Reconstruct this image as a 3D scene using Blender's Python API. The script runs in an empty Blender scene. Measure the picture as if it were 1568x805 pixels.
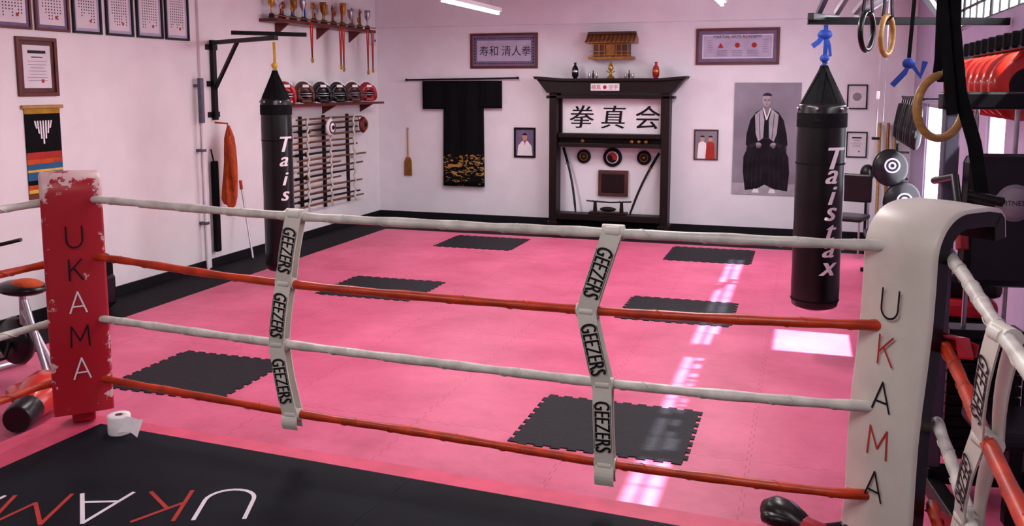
import bpy, bmesh, math, random
from mathutils import Vector, Matrix
random.seed(7)
pi=math.pi
SC=bpy.context.scene
try: SC.view_settings.view_transform='Standard'
except Exception: pass

# ---------------------------------------------------------------- materials
_m={}
def hx(h):
    h=h.lstrip('#');c=[int(h[i:i+2],16)/255 for i in (0,2,4)]
    return tuple(x/12.92 if x<=.04045 else ((x+.055)/1.055)**2.4 for x in c)
def mat(name,col,rough=.6,metal=0.,var=.12,scale=12.,bump=0.,emit=0.,col2=None,coat=0.,stretch=None,spec=None):
    if name in _m: return _m[name]
    if isinstance(col,str): col=hx(col)
    if isinstance(col2,str): col2=hx(col2)
    m=bpy.data.materials.new(name);m.use_nodes=True;nt=m.node_tree;N=nt.nodes;L=nt.links
    b=N['Principled BSDF'];b.inputs['Roughness'].default_value=rough;b.inputs['Metallic'].default_value=metal
    if coat: b.inputs['Coat Weight'].default_value=coat
    if spec is not None: b.inputs['Specular IOR Level'].default_value=spec
    tc=N.new('ShaderNodeTexCoord');mp=N.new('ShaderNodeMapping');L.new(tc.outputs['Object'],mp.inputs[0])
    if stretch: mp.inputs['Scale'].default_value=stretch
    no=N.new('ShaderNodeTexNoise');no.inputs['Scale'].default_value=scale;no.inputs['Detail'].default_value=5
    L.new(mp.outputs[0],no.inputs['Vector'])
    r=N.new('ShaderNodeValToRGB');L.new(no.outputs[0],r.inputs[0])
    if col2 is None: col2=tuple(min(1,c*(1+var)) for c in col); c1=tuple(c*(1-var) for c in col)
    else: c1=col
    r.color_ramp.elements[0].position=.35;r.color_ramp.elements[1].position=.65
    r.color_ramp.elements[0].color=(*c1,1);r.color_ramp.elements[1].color=(*col2,1)
    L.new(r.outputs[0],b.inputs['Base Color'])
    if bump:
        bp=N.new('ShaderNodeBump');bp.inputs['Strength'].default_value=bump;bp.inputs['Distance'].default_value=.02
        L.new(no.outputs[0],bp.inputs['Height']);L.new(bp.outputs[0],b.inputs['Normal'])
    if emit:
        b.inputs['Emission Color'].default_value=(*col,1);b.inputs['Emission Strength'].default_value=emit
    _m[name]=m;return m

WALL=mat('painted_wall','#e5dfe1',.75,var=.03,scale=3,bump=.05)
WALLB=mat('painted_wall_back','#e6e2e8',.75,var=.03,scale=3,bump=.05)
WALLR=mat('wall_right_shade_lilac','#b0a0bf',.75,var=.05,scale=3,bump=.05)  # purple shade on the right wall is put into its base colour
CEIL=mat('ceiling_paint','#dad5d8',.8,var=.03,scale=4)
BLACKF=mat('black_rubber_floor',(.006,.0055,.008),.7,var=.3,scale=30,bump=.2,spec=.12)
BMAT=mat('black_foam_mat',(.007,.0075,.011),.6,var=.3,scale=40,bump=.25,spec=.2)
CANVAS=mat('ring_canvas',(.004,.0065,.011),.62,var=.3,scale=5,bump=.05,spec=.10)
SKIRT=mat('ring_skirt_pink','#cf4669',.55,var=.12,scale=6)
BLK=mat('black_metal',(.004,.004,.005),.4,var=.2,metal=.2,spec=.3)
BLKV=mat('black_vinyl',(.003,.003,.004),.3,var=.3,scale=8,bump=.1,spec=.38)
BLKC=mat('black_cloth',(.0025,.0025,.0035),.8,var=.4,scale=14,bump=.25,spec=.15)
DARK=mat('dark_paint',(.006,.005,.007),.6,spec=.2)
SILV=mat('silver_metal','#b6b2ba',.3,metal=.85,var=.08)
GREYM=mat('grey_metal','#5a5668',.45,metal=.4,var=.1)
WHT=mat('white_paint','#e9e4e8',.5,var=.03)
PAPER=mat('paper','#dad2d7',.7,var=.04,scale=6)
PAPERP=mat('paper_mauve','#b3a8c2',.7,var=.08,scale=6)
MAUVE=mat('mauve_mount','#6f5f80',.7,var=.1)
INK=mat('ink',(.008,.006,.009),.6,spec=.2)
RED=mat('red_vinyl','#a01020',.4,var=.25,scale=6,bump=.08)
REDROPE=mat('orange_red_rope','#b4340f',.38,var=.28,scale=9,bump=.15)
WROPE=mat('white_rope_tape','#c6c6bd',.40,var=.2,scale=11,bump=.25)
CREAM=mat('cream_vinyl','#cdcbc0',.42,var=.07,scale=5,bump=.08)
REDWOOD=mat('red_wood','#5a120e',.4,var=.25,scale=8,stretch=(1,8,1))
DWOOD=mat('dark_wood','#170707',.5,var=.35,scale=8,stretch=(6,6,1),bump=.1,spec=.25)
BROWN=mat('brown_wood','#4c2016',.5,var=.3,scale=10)
LWOOD=mat('light_wood','#a87c40',.45,var=.2,scale=8,stretch=(1,1,6))
SWOOD=mat('staff_wood','#6c4028',.5,var=.3,scale=8)
GOLD=mat('gold','#b98a30',.3,metal=.7,var=.15)
BRASS=mat('brass','#8d5a20',.4,metal=.4,var=.2)
ORANGE=mat('orange_cloth','#b0420f',.8,var=.3,scale=10,bump=.3)
YEL=mat('yellow_strap','#d8b13a',.7)
BLUE=mat('blue_strap','#123f9e',.6)
TBLUE=mat('blue_cloth','#1d5a86',.8)
TRED=mat('red_cloth','#a8281c',.8)
TBR=mat('brown_cloth','#6a3520',.8)
GREYP=mat('print_grey','#89818f',.5,var=.22,scale=2.0)
GREYD=mat('print_dark','#16121a',.5,var=.5,scale=6,spec=.15)
GREYF=mat('print_fold','#2c2732',.5,var=.3,scale=6,spec=.15)
GREYL=mat('print_light','#a39ca6',.5,var=.12,scale=7)
SKINP=mat('print_skin','#a3979c',.5,var=.05)
SKINS=mat('print_skin_shade','#7d7279',.5,var=.05)
SKINC=mat('print_skin_colour','#c58f78',.5,var=.05)
TISS=mat('tissue','#f1eef0',.9,var=.03,scale=30,bump=.2)
ORED=mat('orange_red_plastic','#c42413',.3,var=.15,coat=.4)
TUBE=mat('fluorescent_tube',(1,.93,.9),.5,emit=14)
FROST=bpy.data.materials.new('sun_diffuser_pane');FROST.use_nodes=True  # translucent pane put in to scatter the sun, keeping a patch off the floor
nt=FROST.node_tree;nt.nodes.clear()
o_=nt.nodes.new('ShaderNodeOutputMaterial');t_=nt.nodes.new('ShaderNodeBsdfTranslucent');t_.inputs[0].default_value=(.95,.93,1,1)
nt.links.new(t_.outputs[0],o_.inputs[0])

# pink jigsaw mats
PINK=bpy.data.materials.new('pink_foam_mat');PINK.use_nodes=True
nt=PINK.node_tree;N=nt.nodes;L=nt.links;b=N['Principled BSDF'];b.inputs['Roughness'].default_value=.48
geo=N.new('ShaderNodeNewGeometry');sp=N.new('ShaderNodeSeparateXYZ');L.new(geo.outputs['Position'],sp.inputs[0])
def mth(op,a,bv=None,c=None):
    n=N.new('ShaderNodeMath');n.operation=op
    for i,v in enumerate((a,bv,c)):
        if v is None: continue
        if isinstance(v,(int,float)): n.inputs[i].default_value=v
        else: L.new(v,n.inputs[i])
    return n.outputs[0]
def seam(main,cross,off):
    sq=mth('MULTIPLY',mth('SIGN',mth('SINE',mth('MULTIPLY',cross,2*pi/.1))),.009)
    t=mth('DIVIDE',mth('ADD',mth('ADD',main,sq),off),.965)
    fr=mth('ABSOLUTE',mth('SUBTRACT',mth('FRACT',t),.5))
    return mth('LESS_THAN',fr,.0035)
s1=seam(sp.outputs[0],sp.outputs[1],6.0-.965/2+.98);s2=seam(sp.outputs[1],sp.outputs[0],.5)
sm=mth('MAXIMUM',s1,s2)
n1=N.new('ShaderNodeTexNoise');n1.inputs['Scale'].default_value=1.3;n1.inputs['Detail'].default_value=10;n1.inputs['Roughness'].default_value=.72
L.new(geo.outputs['Position'],n1.inputs['Vector'])
r1=N.new('ShaderNodeValToRGB');L.new(n1.outputs[0],r1.inputs[0])
r1.color_ramp.elements[0].position=.35;r1.color_ramp.elements[1].position=.66
r1.color_ramp.elements[0].color=(.50,.066,.150,1);r1.color_ramp.elements[1].color=(.70,.130,.255,1)
mx=N.new('ShaderNodeMix');mx.data_type='RGBA';L.new(mth('MULTIPLY',sm,.5),mx.inputs[0]);L.new(r1.outputs[0],mx.inputs[6]);mx.inputs[7].default_value=(.30,.025,.07,1)
L.new(mx.outputs[2],b.inputs['Base Color'])

# kimono: black with gold embroidery near the hem
KIM=bpy.data.materials.new('kimono_silk');KIM.use_nodes=True
nt=KIM.node_tree;N=nt.nodes;L=nt.links;b=N['Principled BSDF'];b.inputs['Roughness'].default_value=.75;b.inputs['Specular IOR Level'].default_value=.12
geo=N.new('ShaderNodeNewGeometry');sp=N.new('ShaderNodeSeparateXYZ');L.new(geo.outputs['Position'],sp.inputs[0])
wv=N.new('ShaderNodeTexNoise');wv.inputs['Scale'].default_value=8;wv.inputs['Distortion'].default_value=1.8
mp=N.new('ShaderNodeMapping');mp.inputs['Scale'].default_value=(1,1,2.4);L.new(geo.outputs['Position'],mp.inputs[0]);L.new(mp.outputs[0],wv.inputs['Vector'])
zz=mth('LESS_THAN',sp.outputs[2],.98);bandm=mth('MULTIPLY',zz,mth('GREATER_THAN',mth('ADD',wv.outputs[0],mth('MULTIPLY',mth('ABSOLUTE',mth('SUBTRACT',.84,sp.outputs[2])),-.45)),.52))
mx=N.new('ShaderNodeMix');mx.data_type='RGBA';L.new(bandm,mx.inputs[0]);mx.inputs[6].default_value=(.0025,.0025,.004,1);mx.inputs[7].default_value=(.36,.20,.05,1)
L.new(mx.outputs[2],b.inputs['Base Color'])

# worn red pad
RPAD=bpy.data.materials.new('worn_red_vinyl');RPAD.use_nodes=True
nt=RPAD.node_tree;N=nt.nodes;L=nt.links;b=N['Principled BSDF'];b.inputs['Roughness'].default_value=.42
tc=N.new('ShaderNodeTexCoord');sp=N.new('ShaderNodeSeparateXYZ');L.new(tc.outputs['Object'],sp.inputs[0])
n1=N.new('ShaderNodeTexNoise');n1.inputs['Scale'].default_value=9;n1.inputs['Detail'].default_value=9;n1.inputs['Roughness'].default_value=.75;L.new(tc.outputs['Object'],n1.inputs['Vector'])
hgt=mth('MAXIMUM',mth('MULTIPLY',mth('SUBTRACT',sp.outputs[2],1.36),.9),0.)
edge=mth('MULTIPLY',mth('POWER',mth('ABSOLUTE',sp.outputs[0]),2.),4.6)
n2=N.new('ShaderNodeTexNoise');n2.inputs['Scale'].default_value=2.2;L.new(tc.outputs['Object'],n2.inputs['Vector'])
ms=mth('GREATER_THAN',mth('ADD',mth('ADD',n1.outputs[0],hgt),mth('ADD',edge,mth('MULTIPLY',mth('SUBTRACT',n2.outputs[0],.5),.25))),.66)
mx=N.new('ShaderNodeMix');mx.data_type='RGBA';L.new(mth('MULTIPLY',ms,.7),mx.inputs[0]);mx.inputs[6].default_value=(*hx('#a01022'),1);mx.inputs[7].default_value=(*hx('#e0cfcf'),1)
L.new(mx.outputs[2],b.inputs['Base Color'])

# ---------------------------------------------------------------- builder
I4=Matrix.Identity(4)
class B:
    def __init__(s,name,M=None): s.n=name;s.v=[];s.f=[];s.mi=[];s.sm=[];s.mats=[];s.M=M or I4
    def add(s,V,F,m,smooth=False,M=None):
        k=len(s.v);T=s.M@M if M else s.M
        if m not in s.mats: s.mats.append(m)
        i=s.mats.index(m)
        s.v+=[T@Vector(p) for p in V]
        for f in F: s.f.append([a+k for a in f]);s.mi.append(i);s.sm.append(smooth)
    def bm(s,bm,m,smooth=False,M=None):
        bm.verts.ensure_lookup_table()
        s.add([v.co.copy() for v in bm.verts],[[v.index for v in f.verts] for f in bm.faces],m,smooth,M);bm.free()
    def box(s,c,d,m,bev=0.,rot=None,M=None):
        b=bmesh.new();bmesh.ops.create_cube(b,size=1)
        for v in b.verts: v.co=Vector((v.co.x*d[0],v.co.y*d[1],v.co.z*d[2]))
        if bev: bmesh.ops.bevel(b,geom=list(b.edges),offset=bev,segments=2,affect='EDGES',profile=.5)
        b.verts.index_update()
        T=Matrix.Translation(c)
        if rot: T=T@rot
        s.bm(b,m,False,(M@T) if M else T)
    def b2(s,lo,hi,m,bev=0.,M=None):
        s.box([(lo[i]+hi[i])/2 for i in range(3)],[abs(hi[i]-lo[i]) for i in range(3)],m,bev,None,M)
    def tube(s,P,r,m,seg=12,caps=True,smooth=True,flat=None):
        P=[Vector(p) for p in P];n=len(P)
        R=r if isinstance(r,(list,tuple)) else [r]*n
        T=[(P[min(i+1,n-1)]-P[max(i-1,0)]).normalized() for i in range(n)]
        a=Vector((0,0,1)) if abs(T[0].z)<.9 else Vector((1,0,0))
        u=T[0].cross(a).normalized();V=[];F=[]
        for i in range(n):
            u=(u-T[i]*u.dot(T[i])).normalized();w=T[i].cross(u)
            for j in range(seg):
                t=2*pi*j/seg
                V.append(P[i]+(u*math.cos(t)+w*math.sin(t))*R[i])
        for i in range(n-1):
            for j in range(seg):
                k=(j+1)%seg;F.append([i*seg+j,i*seg+k,(i+1)*seg+k,(i+1)*seg+j])
        s.add(V,F,m,smooth)
        if caps:
            s.add([V[j] for j in range(seg)],[list(range(seg))[::-1]],m)
            s.add([V[(n-1)*seg+j] for j in range(seg)],[list(range(seg))],m)
    def lathe(s,prof,m,seg=24,M=None,smooth=True,sy=1.):
        V=[];F=[];n=len(prof)
        for r,z in prof:
            for j in range(seg):
                t=2*pi*j/seg;V.append((r*math.cos(t),r*math.sin(t)*sy,z))
        for i in range(n-1):
            for j in range(seg):
                k=(j+1)%seg;F.append([i*seg+j,i*seg+k,(i+1)*seg+k,(i+1)*seg+j])
        s.add(V,F,m,smooth,M)
        s.add([V[j] for j in range(seg)],[list(range(seg))[::-1]],m,False,M)
        s.add(V[(n-1)*seg:],[list(range(seg))],m,False,M)
    def ball(s,c,r,m,M=None,seg=20,rot=None):
        if not isinstance(r,(list,tuple)): r=(r,r,r)
        b=bmesh.new();bmesh.ops.create_uvsphere(b,u_segments=seg,v_segments=seg//2+2,radius=1)
        for v in b.verts: v.co=Vector((v.co.x*r[0],v.co.y*r[1],v.co.z*r[2]))
        b.verts.index_update();T=Matrix.Translation(c)
        if rot: T=T@rot
        s.bm(b,m,True,(M@T) if M else T)
    def poly(s,P,m,z=0.,M=None):
        s.add([(p[0],p[1],z) for p in P],[list(range(len(P)))],m,False,M)
    def rect(s,x0,y0,x1,y1,m,z=0.,M=None): s.poly([(x0,y0),(x1,y0),(x1,y1),(x0,y1)],m,z,M)
    def disc(s,x,y,r,m,z=0.,ry=None,n=24,a0=0,a1=2*pi,M=None):
        ry=ry or r
        s.poly([(x+r*math.cos(a0+(a1-a0)*i/n),y+ry*math.sin(a0+(a1-a0)*i/n)) for i in range(n if a1-a0>6.2 else n+1)],m,z,M)
    def prism(s,P,z0,z1,m,M=None):
        n=len(P);V=[(p[0],p[1],z0) for p in P]+[(p[0],p[1],z1) for p in P]
        F=[list(range(n))[::-1],[n+i for i in range(n)]]+[[i,(i+1)%n,n+(i+1)%n,n+i] for i in range(n)]
        s.add(V,F,m,False,M)
    def torus(s,c,R,r,m,M=None,n=36,k=12,ry=None):
        V=[];F=[]
        for i in range(n):
            a=2*pi*i/n
            for j in range(k):
                t=2*pi*j/k;V.append((c[0]+(R+r*math.cos(t))*math.cos(a),c[1]+(R+r*math.cos(t))*math.sin(a),c[2]+r*math.sin(t)))
        for i in range(n):
            for j in range(k):
                F.append([i*k+j,((i+1)%n)*k+j,((i+1)%n)*k+(j+1)%k,i*k+(j+1)%k])
        s.add(V,F,m,True,M)
    def ribbon(s,P,w,n_,m,th=.004):
        P=[Vector(p) for p in P];nn=Vector(n_).normalized();L_=[];
        for i in range(len(P)):
            t=(P[min(i+1,len(P)-1)]-P[max(i-1,0)]).normalized();L_.append(nn.cross(t).normalized()*w/2)
        V=[];F=[]
        for p,l in zip(P,L_): V+=[p-l+nn*th,p+l+nn*th,p+l-nn*th,p-l-nn*th]
        for i in range(len(P)-1):
            a=4*i;b_=a+4
            for j in range(4): F.append([a+j,a+(j+1)%4,b_+(j+1)%4,b_+j])
        F+= [[0,1,2,3],[len(V)-1,len(V)-2,len(V)-3,len(V)-4]]
        s.add(V,F,m)
    def text(s,body,size,m,M=None,z=0.,fn=None,sx=1.,shear=0.):
        V,F=tmesh(body,size,shear,fn is not None)
        if fn: s.add([fn(x*sx,y) for x,y in V],F,m,False,M)
        else: s.add([(x*sx,y,z) for x,y in V],F,m,False,M)
    def letter(s,ch,h,m,M=None,th=.008,sx=1.):
        arc=[(.36+.36*math.cos(a),.36+.36*math.sin(a)) for a in [pi+pi*i/12 for i in range(13)]]
        G={'U':[[(0,1)]+arc+[(.72,1)]],'K':[[(0,0),(0,1)],[(.58,1),(0,.40)],[(.2,.60),(.62,0)]],
           'A':[[(0,0),(.38,1),(.76,0)],[(.12,.30),(.64,.30)]],'M':[[(0,0),(.05,1),(.42,.28),(.79,1),(.84,0)]]}[ch]
        W=max(p[0] for st in G for p in st);k=0
        for st in G:
            st=[((x-W/2)*h*sx,(y-.5)*h) for x,y in st]
            for a,c in zip(st[:-1],st[1:]):
                a=Vector(a);c=Vector(c);t=(c-a).normalized();nn=Vector((-t.y,t.x))*th/2;a=a-t*th*.3;c=c+t*th*.3
                s.poly([a-nn,c-nn,c+nn,a+nn],m,k*.00006,M);k+=1
    def done(s,loc=None):
        me=bpy.data.meshes.new(s.n)
        me.from_pydata(s.v,[],s.f)
        for m in s.mats: me.materials.append(m)
        me.polygons.foreach_set('material_index',s.mi);me.polygons.foreach_set('use_smooth',s.sm);me.update()
        o=bpy.data.objects.new(s.n,me);bpy.context.collection.objects.link(o)
        return o
_t={}
def tmesh(body,size,shear,cut=False):
    k=(body,size,shear,cut)
    if k in _t: return _t[k]
    c=bpy.data.curves.new('glyphs','FONT');c.body=body;c.size=1.0;c.align_x='CENTER';c.align_y='CENTER';c.shear=shear;c.resolution_u=4
    o=bpy.data.objects.new('glyphs',c);bpy.context.collection.objects.link(o)
    dg=bpy.context.evaluated_depsgraph_get();me=bpy.data.meshes.new_from_object(o.evaluated_get(dg))
    if cut:
        bb=bmesh.new();bb.from_mesh(me)
        for i in range(-12,13):
            bmesh.ops.bisect_plane(bb,geom=list(bb.verts)+list(bb.edges)+list(bb.faces),plane_co=(i*.06,0,0),plane_no=(1,0,0))
        bb.to_mesh(me);bb.free()
    V=[(v.co.x*size,v.co.y*size) for v in me.vertices];F=[list(p.vertices) for p in me.polygons]
    if V:
        cy=(max(v[1] for v in V)+min(v[1] for v in V))/2;V=[(a,b-cy) for a,b in V]
    bpy.data.objects.remove(o);bpy.data.curves.remove(c);bpy.data.meshes.remove(me)
    _t[k]=(V,F);return V,F
def basis(o,x,y,z):
    M=Matrix.Identity(4)
    for i,c in enumerate((x,y,z)):
        c=Vector(c).normalized()
        for j in range(3): M[j][i]=c[j]
    for j in range(3): M[j][3]=o[j]
    return M
YB=12.7;XL=-6.3;XR=1.3
def WB(x,z,off=.0): return basis((x,YB-off,z),(1,0,0),(0,0,1),(0,-1,0))
def WL(y,z,off=.0): return basis((XL+off,y,z),(0,1,0),(0,0,1),(1,0,0))
def WR(y,z,off=.0): return basis((XR-off,y,z),(0,-1,0),(0,0,1),(-1,0,0))
Rx=lambda a:Matrix.Rotation(a,4,'X');Ry=lambda a:Matrix.Rotation(a,4,'Y');Rz=lambda a:Matrix.Rotation(a,4,'Z')

# ---------------------------------------------------------------- room shell
HC=3.4;Y0=-2.5
def slab(name,lo,hi,m):
    b=B(name);b.b2(lo,hi,m);return b.done()
slab('floor',(XL-.1,Y0-.1,-.12),(XR+.1,YB+.1,-.02),BLACKF)
slab('ceiling',(XL-.1,Y0-.1,HC),(XR+.1,YB+.1,HC+.1),CEIL)
slab('wall_left',(XL-.1,Y0-.1,-.02),(XL,YB+.1,HC),WALL)
b=B('wall_back');b.b2((XL,YB,-.02),(XR,YB+.1,HC),WALLB);b.b2((XL,YB-.05,2.87),(XR,YB,HC),WALLB,.008);b.done()
slab('wall_front',(XL,Y0-.1,-.02),(XR,Y0,HC),WALL)
UY0,UY1,UZ0,UZ1=4.0,10.6,2.52,2.86
LY0,LY1,LZ0,LZ1=6.95,7.65,1.18,2.06
FY0,FY1,FZ0,FZ1=9.6,11.3,.55,1.8
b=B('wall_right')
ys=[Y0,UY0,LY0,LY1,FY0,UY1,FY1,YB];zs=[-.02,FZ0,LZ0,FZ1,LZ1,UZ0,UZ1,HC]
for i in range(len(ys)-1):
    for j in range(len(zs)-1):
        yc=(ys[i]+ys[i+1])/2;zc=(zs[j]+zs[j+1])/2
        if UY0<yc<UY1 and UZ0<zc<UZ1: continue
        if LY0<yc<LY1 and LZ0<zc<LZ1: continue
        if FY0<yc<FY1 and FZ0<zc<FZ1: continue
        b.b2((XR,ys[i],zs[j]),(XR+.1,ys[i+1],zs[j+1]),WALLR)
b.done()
b=B('window_1')
b.b2((XR+.02,UY0,UZ0),(XR+.06,UY1,UZ0+.02),BLK);b.b2((XR+.02,UY0,UZ1-.02),(XR+.06,UY1,UZ1),BLK)
b.b2((XR+.03,UY0,2.675),(XR+.045,UY1,2.70),BLK)
y=UY0
k=0
while y<UY1+.01:
    w=.08 if k%4==0 else .018
    b.b2((XR+.03,y-w/2,UZ0),(XR+.042,y+w/2,UZ1),BLK);y+=.33;k+=1
b.done()
b=B('window_2')
for yy in (LY0+.02,LY1-.02): b.b2((XR+.02,yy-.02,LZ0),(XR+.06,yy+.02,LZ1),WHT)
for z_ in (LZ0+.02,LZ1-.02): b.b2((XR+.02,LY0,z_-.02),(XR+.06,LY1,z_+.02),WHT)
b.done()
b=B('window_3')
for yy in (FY0+.02,FY1-.02,(FY0+FY1)/2): b.b2((XR+.02,yy-.02,FZ0),(XR+.06,yy+.02,FZ1),WHT)
for z_ in (FZ0+.02,FZ1-.02): b.b2((XR+.02,FY0,z_-.02),(XR+.06,FY1,z_+.02),WHT)
b.b2((XR+.035,FY0,FZ0),(XR+.045,FY1,FZ1),FROST)
b.done()
slab('baseboard_back',(XL,YB-.02,-.02),(XR,YB,.07),DARK)
slab('baseboard_left',(XL,Y0,-.02),(XL+.02,YB-.02,.07),DARK)
b=B('trim_1');b.b2((XL,8.36,-.02),(XL+.035,8.42,HC),WALL,.005);b.done()

# ---------------------------------------------------------------- floor mats
b=B('pink_mat_floor')
b.b2((-5.58,Y0+.05,-.02),(1.1,11.42,0),PINK);b.done()
def jig(x0,x1,y0,y1):
    P=[];p=.045;d=.014
    def side(a,bb):
        a=Vector(a);bb=Vector(bb);L_=(bb-a).length;t=(bb-a)/L_;n=Vector((t.y,-t.x));k=int(L_/(p*2));st=L_/(2*k)
        for i in range(k):
            q=a+t*(2*i*st)
            P.append(q);P.append(q+t*st*.95);P.append(q+t*st*.85+n*d*1.6);P.append(q+t*st*1.98+n*d*1.6);P.append(q+t*st*1.93)
    c=[(x0,y0),(x1,y0),(x1,y1),(x0,y1)]
    for i in range(4): side(c[i],c[(i+1)%4])
    b=B('black_floor_mat');b.prism([(q.x,q.y) for q in P],0.,.006,BMAT);b.done()
jig(-4.38,-3.40,10.34,11.18);jig(-1.50,-.55,10.34,11.22)
jig(-4.45,-3.47,7.57,8.41);jig(-1.50,-.55,7.56,8.40)
jig(-4.40,-3.53,4.72,5.56);jig(-1.52,-.56,4.66,5.46)

# ---------------------------------------------------------------- ring
b=B('boxing_ring_platform')
b.prism([(-4.02,4.05),(-4.10,-1.6),(.80,-1.6),(.80,3.83)],0.,.11,SKIRT)
b.prism([(-3.70,3.92),(-4.0,-1.5),(.62,-1.5),(.62,3.665)],.108,.12,CANVAS)
d=Vector((-.93,-.37,0));u=Vector((.37,-.93,0))
for i,(ch,mm) in enumerate(zip('UKAMA',(PAPER,TRED,PAPER,TRED,PAPER))):
    c=Vector((-2.43,3.30,.1212))+d*.29*i
    b.letter(ch,.29,mm,basis(c,d,u,(0,0,1)),.019,1.05)
b.tube([(-1.75,3.79,.12),(-2.35,-1.4,.12)],.0025,DARK,6)
b.done()

def rope(name,pts,r,m):
    P=[Vector(p) for p in pts];Q=[]
    for i in range(len(P)-1):
        L_=(P[i+1]-P[i]).length;k=max(2,int(L_/.04))
        p0=P[max(i-1,0)];p1=P[i];p2=P[i+1];p3=P[min(i+2,len(P)-1)]
        for j in range(k):
            t=j/k
            Q.append(.5*((2*p1)+(-p0+p2)*t+(2*p0-5*p1+4*p2-p3)*t*t+(-p0+3*p1-3*p2+p3)*t**3))
    Q.append(P[-1])
    R=[r*(1+.07*math.sin(i*.9)+.05*math.sin(i*.37+1)) for i in range(len(Q))]
    b=B(name);b.tube(Q,R,m,14)
    for s0 in range(6,len(Q)-8,7):
        a=[];T=(Q[s0+1]-Q[s0]).normalized();uu=T.cross(Vector((0,0,1))).normalized();ww=T.cross(uu)
        for k in range(13):
            t=2*pi*k/12;q=Q[s0]+(Q[min(s0+3,len(Q)-1)]-Q[s0])*(k/12)
            a.append(q+(uu*math.cos(t)+ww*math.sin(t))*r*1.06)
        b.tube(a,.0022,m,5)
    return b.done()
PL=(-3.84,3.96);PR=(.47,3.79)
rope('ring_rope',[(PL[0],PL[1],1.39),(-3.57,3.93,1.385),(-2.37,3.84,1.365),(-.76,3.76,1.375),(.22,3.72,1.385),(PR[0],PR[1],1.385)],.0215,WROPE)
rope('ring_rope',[(PL[0],PL[1],1.07),(-3.57,3.93,1.065),(-2.43,3.84,1.025),(-.84,3.76,1.03),(.19,3.72,1.065),(PR[0],PR[1],1.07)],.0205,REDROPE)
rope('ring_rope',[(PL[0],PL[1],.72),(-3.57,3.93,.72),(-2.48,3.84,.715),(-.80,3.76,.71),(.18,3.72,.735),(PR[0],PR[1],.74)],.0215,WROPE)
rope('ring_rope',[(PL[0],PL[1],.38),(-3.57,3.93,.375),(-2.40,3.84,.36),(-1.71,3.81,.355),(-.78,3.76,.345),(-.29,3.74,.35),(.20,3.72,.365),(PR[0],PR[1],.37)],.0205,REDROPE)
for z,m in ((1.37,WROPE),(1.03,REDROPE),(.70,WROPE),(.36,REDROPE)):
    rope('ring_rope',[(PL[0]-.08,PL[1]-.08,z),(-4.0,3.5,z-.015),(-4.02,2.0,z-.03),(-4.05,-1.3,z)],.0205,m)
    rope('ring_rope',[(PR[0]+.06,PR[1]-.06,z),(.53,3.3,z-.01),(.52,2.2,z-.03),(.52,-1.3,z)],.0225,m)

def spacer(pts,side=(0,-1,0),name='rope_spacer_strap',txt='GEEZERS',W=.085):
    b=B(name);n=Vector(side).normalized()
    P=[Vector(p) for p in pts];Q=[]
    for i in range(len(P)-1):
        for j in range(6):
            t=j/6;Q.append(P[i].lerp(P[i+1],t)+n*(.027+.012*math.sin(pi*t)))
    Q.append(P[-1]+n*.027)
    b.ribbon(Q,W,n,CREAM,.003)
    b.ribbon([q-n*.056 for q in Q],W*.95,n,CREAM,.003)
    t=Vector((0,0,1)).cross(n)
    for p in P[:-1]:
        b.tube([p+t*-.047,p+t*.047],.029,CREAM,14)
        b.tube([p+t*-.03+n*.012,p+t*.03+n*.012],.0235,CREAM,10)
    for i in range(len(P)-1):
        a=P[i]+n*.043;c=P[i+1]+n*.043;L_=(c-a).length
        if L_<.2: continue
        tt=(c-a).normalized();up=n.cross(tt).normalized()
        mid=(a+c)/2
        for dx in (-.0016,0,.0016):
            b.text(txt,.098*W/.085,INK,basis(mid+tt*dx+n*dx*.02,tt,up,n),sx=.60)
        for ds in (-1,1):
            q=mid+up*ds*.44*W
            b.box((0,0,0),(.20,.0025,.0006),INK,0,None,basis(q,tt,up,n))
    return b.done()
spacer([(-2.355,3.835,1.375),(-2.425,3.835,1.03),(-2.475,3.835,.715),(-2.41,3.835,.36),(-2.41,3.835,.285)])
spacer([(-.765,3.755,1.385),(-.875,3.755,1.03),(-.80,3.755,.71),(-.785,3.755,.345),(-.785,3.755,.255)])
spacer([(.522,2.62,1.345),(.525,2.76,1.0),(.525,2.95,.67),(.525,3.02,.33),(.525,3.03,.27)],side=(-.97,-.24,0),W=.08)

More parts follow.
